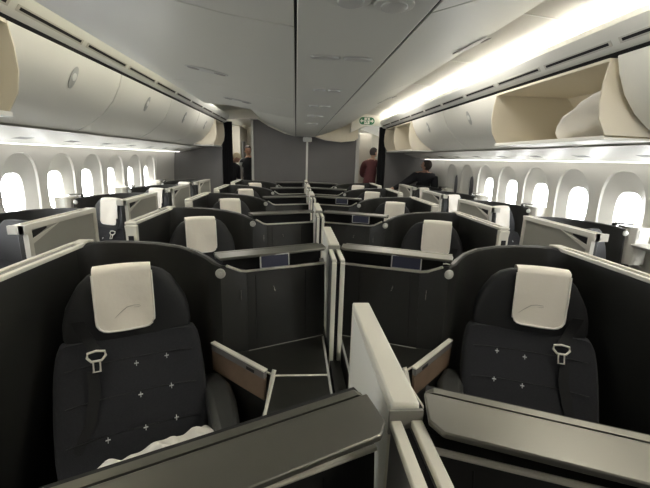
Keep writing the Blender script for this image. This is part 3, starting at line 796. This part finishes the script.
# cream fairing closing the centre bins on the right
m = MB(); m.extrude_profile([(.215, 2.05), (.45, 1.99), (.80, 1.96), (1.10, 2.0), (1.17, 2.06), (1.17, 2.45), (.215, 2.45)], 8.305, 8.36); struct(m.build('trim_45', M['cream'], bevel=.01))
m = MB(); m.extrude_profile([(-.215, 2.05), (-.45, 2.10), (-.80, 2.24), (-1.0, 2.36), (-1.15, 2.42), (-1.15, 2.5), (-.215, 2.5)], 8.305, 8.36); struct(m.build('trim_46', M['cbin'], bevel=.01))

def curtain(x0, x1, y, label):
    m = MB(); rows = []
    n = 40
    for z in (.03, .8, 1.5, 2.30):
        rows.append([(x0+(x1-x0)*i/n, y+.03*math.sin(i*1.35+z*.3), z) for i in range(n+1)])
    m.sheet(rows, (0, .012, 0)); tag(m.build('curtain', M['curtain'], None, ang=80, org=((x0+x1)/2, y, 2.3)), label, 'curtain', 'doorway curtains')
curtain(-1.80, -1.56, 8.22, 'black curtain gathered at the far left doorway')
curtain(1.62, 1.82, 8.20, 'black curtain gathered at the far right doorway')

# exit sign
def exit_sign():
    y = Y1+.112; cx, cz = 1.30, 2.405; o = (cx, y, cz)
    root = empty('exit_sign', o)
    def cap(w, h, n=10):
        pts = [(cx+w-h+h*math.cos(a), cz+h*math.sin(a)) for a in [-PI/2+PI*i/n for i in range(n+1)]]
        pts += [(cx-w+h+h*math.cos(a), cz+h*math.sin(a)) for a in [PI/2+PI*i/n for i in range(n+1)]]
        return pts
    m = MB(); m.extrude_profile(cap(.185, .095), y-.010, y+.006); m.build('plate', M['white'], root, o)
    m = MB()
    m.extrude_profile(cap(.165, .076), y-.013, y-.0102); m.build('green_field', M['green'], root, o)
    m = MB(); m.box(cx-.058, cx+.058, y-.016, y-.0132, cz-.066, cz+.066); m.build('pictogram_field', M['white'], root, o)
    m = MB()
    m.disc((cx+.008, y-.0162, cz+.042), (0, -1, 0), .013, .002, 12)
    for path in ([(cx+.004, cz+.024), (cx-.006, cz-.006)], [(cx-.006, cz-.006), (cx+.018, cz-.022), (cx+.012, cz-.050)], [(cx-.006, cz-.006), (cx-.016, cz-.030), (cx-.040, cz-.034)], [(cx+.004, cz+.022), (cx+.028, cz+.010), (cx+.036, cz+.022)], [(cx+.002, cz+.020), (cx-.024, cz+.014), (cx-.030, cz-.004)]):
        m.tube([(x, y-.017, z) for x, z in path], .006, 6)
    m.build('running_figure', M['green'], root, o)
    for q in (-1, 1):
        m = MB(); b = cx+q*.072; t = cx+q*.150
        pr = [(t, cz), (cx+q*.108, cz+.044), (cx+q*.108, cz+.016), (b, cz+.016), (b, cz-.016), (cx+q*.108, cz-.016), (cx+q*.108, cz-.044)]
        m.extrude_profile(pr, y-.016, y-.0132); m.build('arrow', M['white'], root, o)
    tag(root, 'green and white oval exit sign with arrows above the right doorway', 'exit sign')
exit_sign()

# galley beyond the doorways
m = MB(); m.box(-2.3, -1.72, 10.4, 11.9, 0, 2.4); struct(m.build('wall_galley_left', M['galley'], bevel=.02))
m = MB(); m.box(-1.70, -1.66, 10.55, 11.05, .1, 2.0); struct(m.build('door_1', M['part'], bevel=.02))
def galley():
    o = (1.35, 9.75, 0); root = empty('galley_unit', o)
    m = MB(); m.box(1.02, 1.75, 9.6, 10.2, .02, 2.25); m.build('carcass', M['galley'], root, o, .01)
    for r in range(5):
        m = MB(); m.box(1.05, 1.30, 9.575, 9.598, .98+r*.25, 1.19+r*.25); b = m.build('locker_door', M['galleyd'], root, o, .008)
        m = MB(); m.box(1.15, 1.20, 9.558, 9.574, 1.06+r*.25, 1.10+r*.25); m.build('latch', M['chrome'], b, o)
    tag(root, 'metal and cream galley locker unit seen through the right doorway', 'galley unit')
galley()

# ------------------------------------------------------------------ people
def person(name_label, pos, joints, rad, cloth_of, hair, face_dir, mats, head_r=.095, long_hair=False):
    """joints: dict name->(x,y,z) relative to pos; one skinned body"""
    edges = [('pelvis', 'waist'), ('waist', 'chest'), ('chest', 'neckbase'), ('neckbase', 'neck'), ('neck', 'headlow')]
    for q in 'LR':
        edges += [('neckbase', 'sh'+q), ('sh'+q, 'el'+q), ('el'+q, 'wr'+q), ('pelvis', 'hip'+q), ('hip'+q, 'kn'+q), ('kn'+q, 'an'+q), ('an'+q, 'toe'+q)]
    J = {k: Vector(v) for k, v in joints.items()}; Rr = dict(rad)
    F = Vector(face_dir).normalized()
    for q in 'LR':       # palm, four fingers, thumb
        w = J['wr'+q]; d = (w-J['el'+q]).normalized(); side = d.cross(Vector((0, 0, 1)))
        side = side.normalized() if side.length > .1 else Vector((1, 0, 0))
        nrm = side.cross(d)
        J['pm'+q] = w+d*.075; Rr['pm'+q] = .030; edges.append(('wr'+q, 'pm'+q))
        for i, ln in enumerate((.066, .076, .070, .055)):
            a, b = f'f{i}a{q}', f'f{i}b{q}'
            J[a] = w+d*(.10+ln*.45)+side*(.030-.020*i)+nrm*.004; J[b] = w+d*(.10+ln)+side*(.030-.020*i)-nrm*.018
            Rr[a] = .0085; Rr[b] = .007; edges += [('pm'+q, a), (a, b)]
        a, b = 'ta'+q, 'tb'+q
        J[a] = w+d*.05+side*.045; J[b] = w+d*.09+side*.062-nrm*.01; Rr[a] = .010; Rr[b] = .008; edges += [('wr'+q, a), (a, b)]
    names = list(J); idx = {n: i for i, n in enumerate(names)}
    me = bpy.data.meshes.new('skeleton'); me.from_pydata([J[n] for n in names], [(idx[a], idx[b]) for a, b in edges], [])
    o = bpy.data.objects.new('skeleton', me); COL.objects.link(o)
    md = o.modifiers.new('skin', 'SKIN'); md.use_smooth_shade = True
    for n in names:
        sv = me.skin_vertices[0].data[idx[n]]; r = Rr.get(n, .05); sv.radius = (r, r) if not isinstance(r, tuple) else r
        sv.use_root = (n == 'pelvis')
    sd = o.modifiers.new('sub', 'SUBSURF'); sd.levels = 2; sd.render_levels = 2
    dg = bpy.context.evaluated_depsgraph_get(); dg.update()
    body = bpy.data.meshes.new_from_object(o.evaluated_get(dg)); body.name = 'person'
    bpy.data.objects.remove(o)
    # head with face joined into the body mesh
    hc = J['head']; up = (J['head']-J['neck']).normalized(); Rt = F.cross(up).normalized(); F2 = up.cross(Rt).normalized()
    bm = bmesh.new(); bm.from_mesh(body)
    nb = len(bm.faces)
    mb = MB(); 
    def hfn(p):
        x, y, z = p
        k = 1.0
        if z < -.02: k = 1 - .28*(-z-.02)/.10
        yy = y
        if y > 0 and abs(x) < .03 and -.045 < z < .02: yy += .022*(1-abs(x)/.03)*(1-abs(z+.018)/.05)
        return Vector((x*k, yy*k, z))
    mb.ball((0, 0, 0), .075, .095, .118, 28, 20, fn=hfn)
    for q in (-1, 1): mb.ball((q*.078, -.005, -.01), .010, .020, .030, 8, 6)
    X = Matrix((Rt, F2, up)).transposed().to_4x4(); X.translation = hc
    bmesh.ops.transform(mb.bm, matrix=X, verts=mb.bm.verts)
    tmp = bpy.data.meshes.new('tmp'); mb.bm.to_mesh(tmp); mb.bm.free(); bm.from_mesh(tmp); bpy.data.meshes.remove(tmp)
    bm.faces.ensure_lookup_table()
    for i, f in enumerate(bm.faces):
        f.smooth = True
        if i >= nb: f.material_index = 0; continue
        f.material_index = cloth_of(f.calc_center_median(), J)
    me2 = bpy.data.meshes.new('person'); bm.to_mesh(me2); bm.free()
    for mm in mats: me2.materials.append(mm)
    ob = bpy.data.objects.new('person', me2); COL.objects.link(ob); ob.location = pos
    def child(nm, fnb, material):
        h = MB(); fnb(h); bmesh.ops.transform(h.bm, matrix=X, verts=h.bm.verts); h.build(nm, material, ob, ang=80)
    def hairf(h):
        def hf(p):
            x, y, z = p
            if y > .03 and z < .05: y = .03
            return Vector((x, y, z))
        h.ball((0, -.012, .022), .086, .100, .108, 24, 16, fn=hf)
        if long_hair: h.ball((0, -.045, -.06), .080, .062, .11, 18, 12)
    child('hair', hairf, hair)
    child('eyes', lambda h: [h.ball((q*.030, .088, .008), .010, .008, .006, 8, 6) for q in (-1, 1)], M['eye'])
    child('mouth', lambda h: h.ball((0, .086, -.058), .022, .006, .005, 10, 6), M['maroon'])
    tag(ob, name_label, 'person')
    return ob

RAD = dict(pelvis=(.16, .12), waist=(.145, .105), chest=(.165, .12), neckbase=(.09, .07), neck=.052, headlow=.05, shL=.07, shR=.07, elL=.047, elR=.047, wrL=.030, wrR=.030,
           hipL=.095, hipR=.095, knL=.06, knR=.06, anL=.042, anR=.042, toeL=.035, toeR=.035)
def stand(h=1.0, lean=(0, 0), fx=0, fy=-1, armL=None, armR=None, head=None, sw=.19):
    # upright figure facing (fx,fy); lean shifts the upper body
    rx, ry = -fy, fx
    P = lambda a, b, z, k=0: (a*rx+b*fx+lean[0]*k, a*ry+b*fy+lean[1]*k, z*h)
    J = dict(pelvis=P(0, 0, .95), waist=P(0, 0, 1.10, .25), chest=P(0, .01, 1.28, .6), neckbase=P(0, 0, 1.43, .9), neck=P(0, .015, 1.51, 1.0), headlow=P(0, .03, 1.56, 1.08), head=P(0, .045, 1.63, 1.15))
    for q, s in (('L', -1), ('R', 1)):
        J['sh'+q] = P(s*sw, 0, 1.39, .85); J['el'+q] = P(s*(sw+.05), -.02, 1.10, .7); J['wr'+q] = P(s*(sw+.03), .12, .88, .7)
        J['hip'+q] = P(s*.095, 0, .88); J['kn'+q] = P(s*.10, .02, .50); J['an'+q] = P(s*.10, -.02, .085); J['toe'+q] = P(s*.11, .13, .035)
    for q, a in (('L', armL), ('R', armR)):
        if a: J['el'+q] = P(*a[0]); J['wr'+q] = P(*a[1])
    if head: J['head'] = P(*head[0]); J['headlow'] = P(*head[1])
    return J
def clothes(sleeve, top, legs, skin_wrist=True):
    def f(c, J):
        for q in 'LR':
            if (c-J['wr'+q]).length < .05 or (c-J['pm'+q]).length < .14: return 0
        if c.z > J['neckbase'].z+.055: return 0
        for q in 'LR':
            mid = (J['sh'+q]+J['el'+q])/2
            if (c-mid).length < .15 and (c-J['chest']).length > .17 or (c-J['el'+q]).length < .13 or (c-(J['el'+q]+J['wr'+q])/2).length < .12: return sleeve
        if c.z < J['pelvis'].z-.06: return legs
        return top
    return f
# materials per person: 0 skin, 1 top, 2 legs, 3 sleeves
person('blonde person in black bowing her head in the far left doorway', (-1.74, 8.85, 0),
       stand(.97, lean=(.06, -.05), fx=.8, fy=-.6, head=((0, .14, 1.60, 1.0), (0, .09, 1.55, 1.0))), RAD, clothes(1, 1, 2), M['blond'], (.75, -.45, -.55), [M['skin'], M['black'], M['black'], M['black']], long_hair=False)
person('person in black vest and pale shirt beside the bulkhead in the far left doorway', (-1.36, 9.35, 0),
       stand(1.06, fx=-.25, fy=-.97), RAD, clothes(3, 1, 2), M['brown'], (.3, -.95, -.15), [M['skin'], M['black'], M['black'], M['shirt']])
person('person in maroon jacket standing in the far right doorway', (1.56, 8.75, 0),
       stand(1.08, lean=(.05, 0), fx=.55, fy=.83, sw=.20, armR=((.27, .06, 1.14, .7), (.20, .26, 1.08, .7))), {**RAD, 'chest': (.20, .15), 'waist': (.19, .15), 'pelvis': (.18, .15), 'neckbase': (.12, .09), 'shL': .09, 'shR': .09, 'elL': .062, 'elR': .062}, clothes(1, 1, 2), M['grizzle'], (.85, .45, -.2), [M['skin'], M['maroon'], M['black'], M['maroon']])
person('person in dark clothes leaning over the far right window seats', (2.36, 7.30, 0),
       stand(.93, lean=(.03, -.05), fx=-.25, fy=-.96, armL=((-.42, .12, 1.22, .85), (-.66, .16, 1.10, .85)), armR=((.22, .05, 1.16, .7), (.20, .18, 1.0, .7))), {**RAD, 'chest': (.20, .15), 'neckbase': (.13, .10), 'shL': .10, 'shR': .10, 'elL': .075, 'elR': .07}, clothes(1, 1, 2), M['brown'], (-.65, .7, -.2), [M['skin'], M['black'], M['black'], M['black']])

# ------------------------------------------------------------------ light
w = bpy.data.worlds.new('world'); SC.world = w; w.use_nodes = True
bg = w.node_tree.nodes['Background']; bg.inputs[0].default_value = (.96, .98, 1.0, 1); bg.inputs[1].default_value = 6.5
def lamp(name, loc, sx, sy, power, rot=(0, 0, 0), col=(1, .95, .87)):
    L = bpy.data.lights.new(name, 'AREA'); L.shape = 'RECTANGLE'; L.size = sx; L.size_y = sy; L.energy = power; L.color = col
    o = bpy.data.objects.new(name, L); COL.objects.link(o); o.location = loc; o.rotation_euler = rot
# fill area lights added over the aisles, with no fixtures there
for x in (1.28,):
    for y in (-1.2, 1.2, 3.6, 6.0): lamp('aisle_fill', (x, y, 2.53), .35, 1.2, 4)
lamp('aisle_fill', (-1.3, 6.3, 2.53), .35, 1.2, 4)  # added fill for the far left header and aisle ceiling
for y in (.6, 2.6, 4.4): lamp('aisle_fill', (-1.42, y, 2.50), .12, 1.7, 2.2, (0, -.6, 0))  # added fill, tilted outboard to brighten the left rail and bins
for x, p in ((-1.5, 6), (1.5, 3)): lamp('galley_lamp', (x, 9.6, 2.45), .5, .8, p)
SC.view_settings.view_transform = 'Standard'; SC.view_settings.look = 'None'; SC.view_settings.gamma = 1; SC.view_settings.exposure = 1.55
SC.view_settings.use_curve_mapping = False
SC.cycles.use_denoising = True
SC.cycles.max_bounces = 12; SC.cycles.diffuse_bounces = 8; SC.cycles.transparent_max_bounces = 16
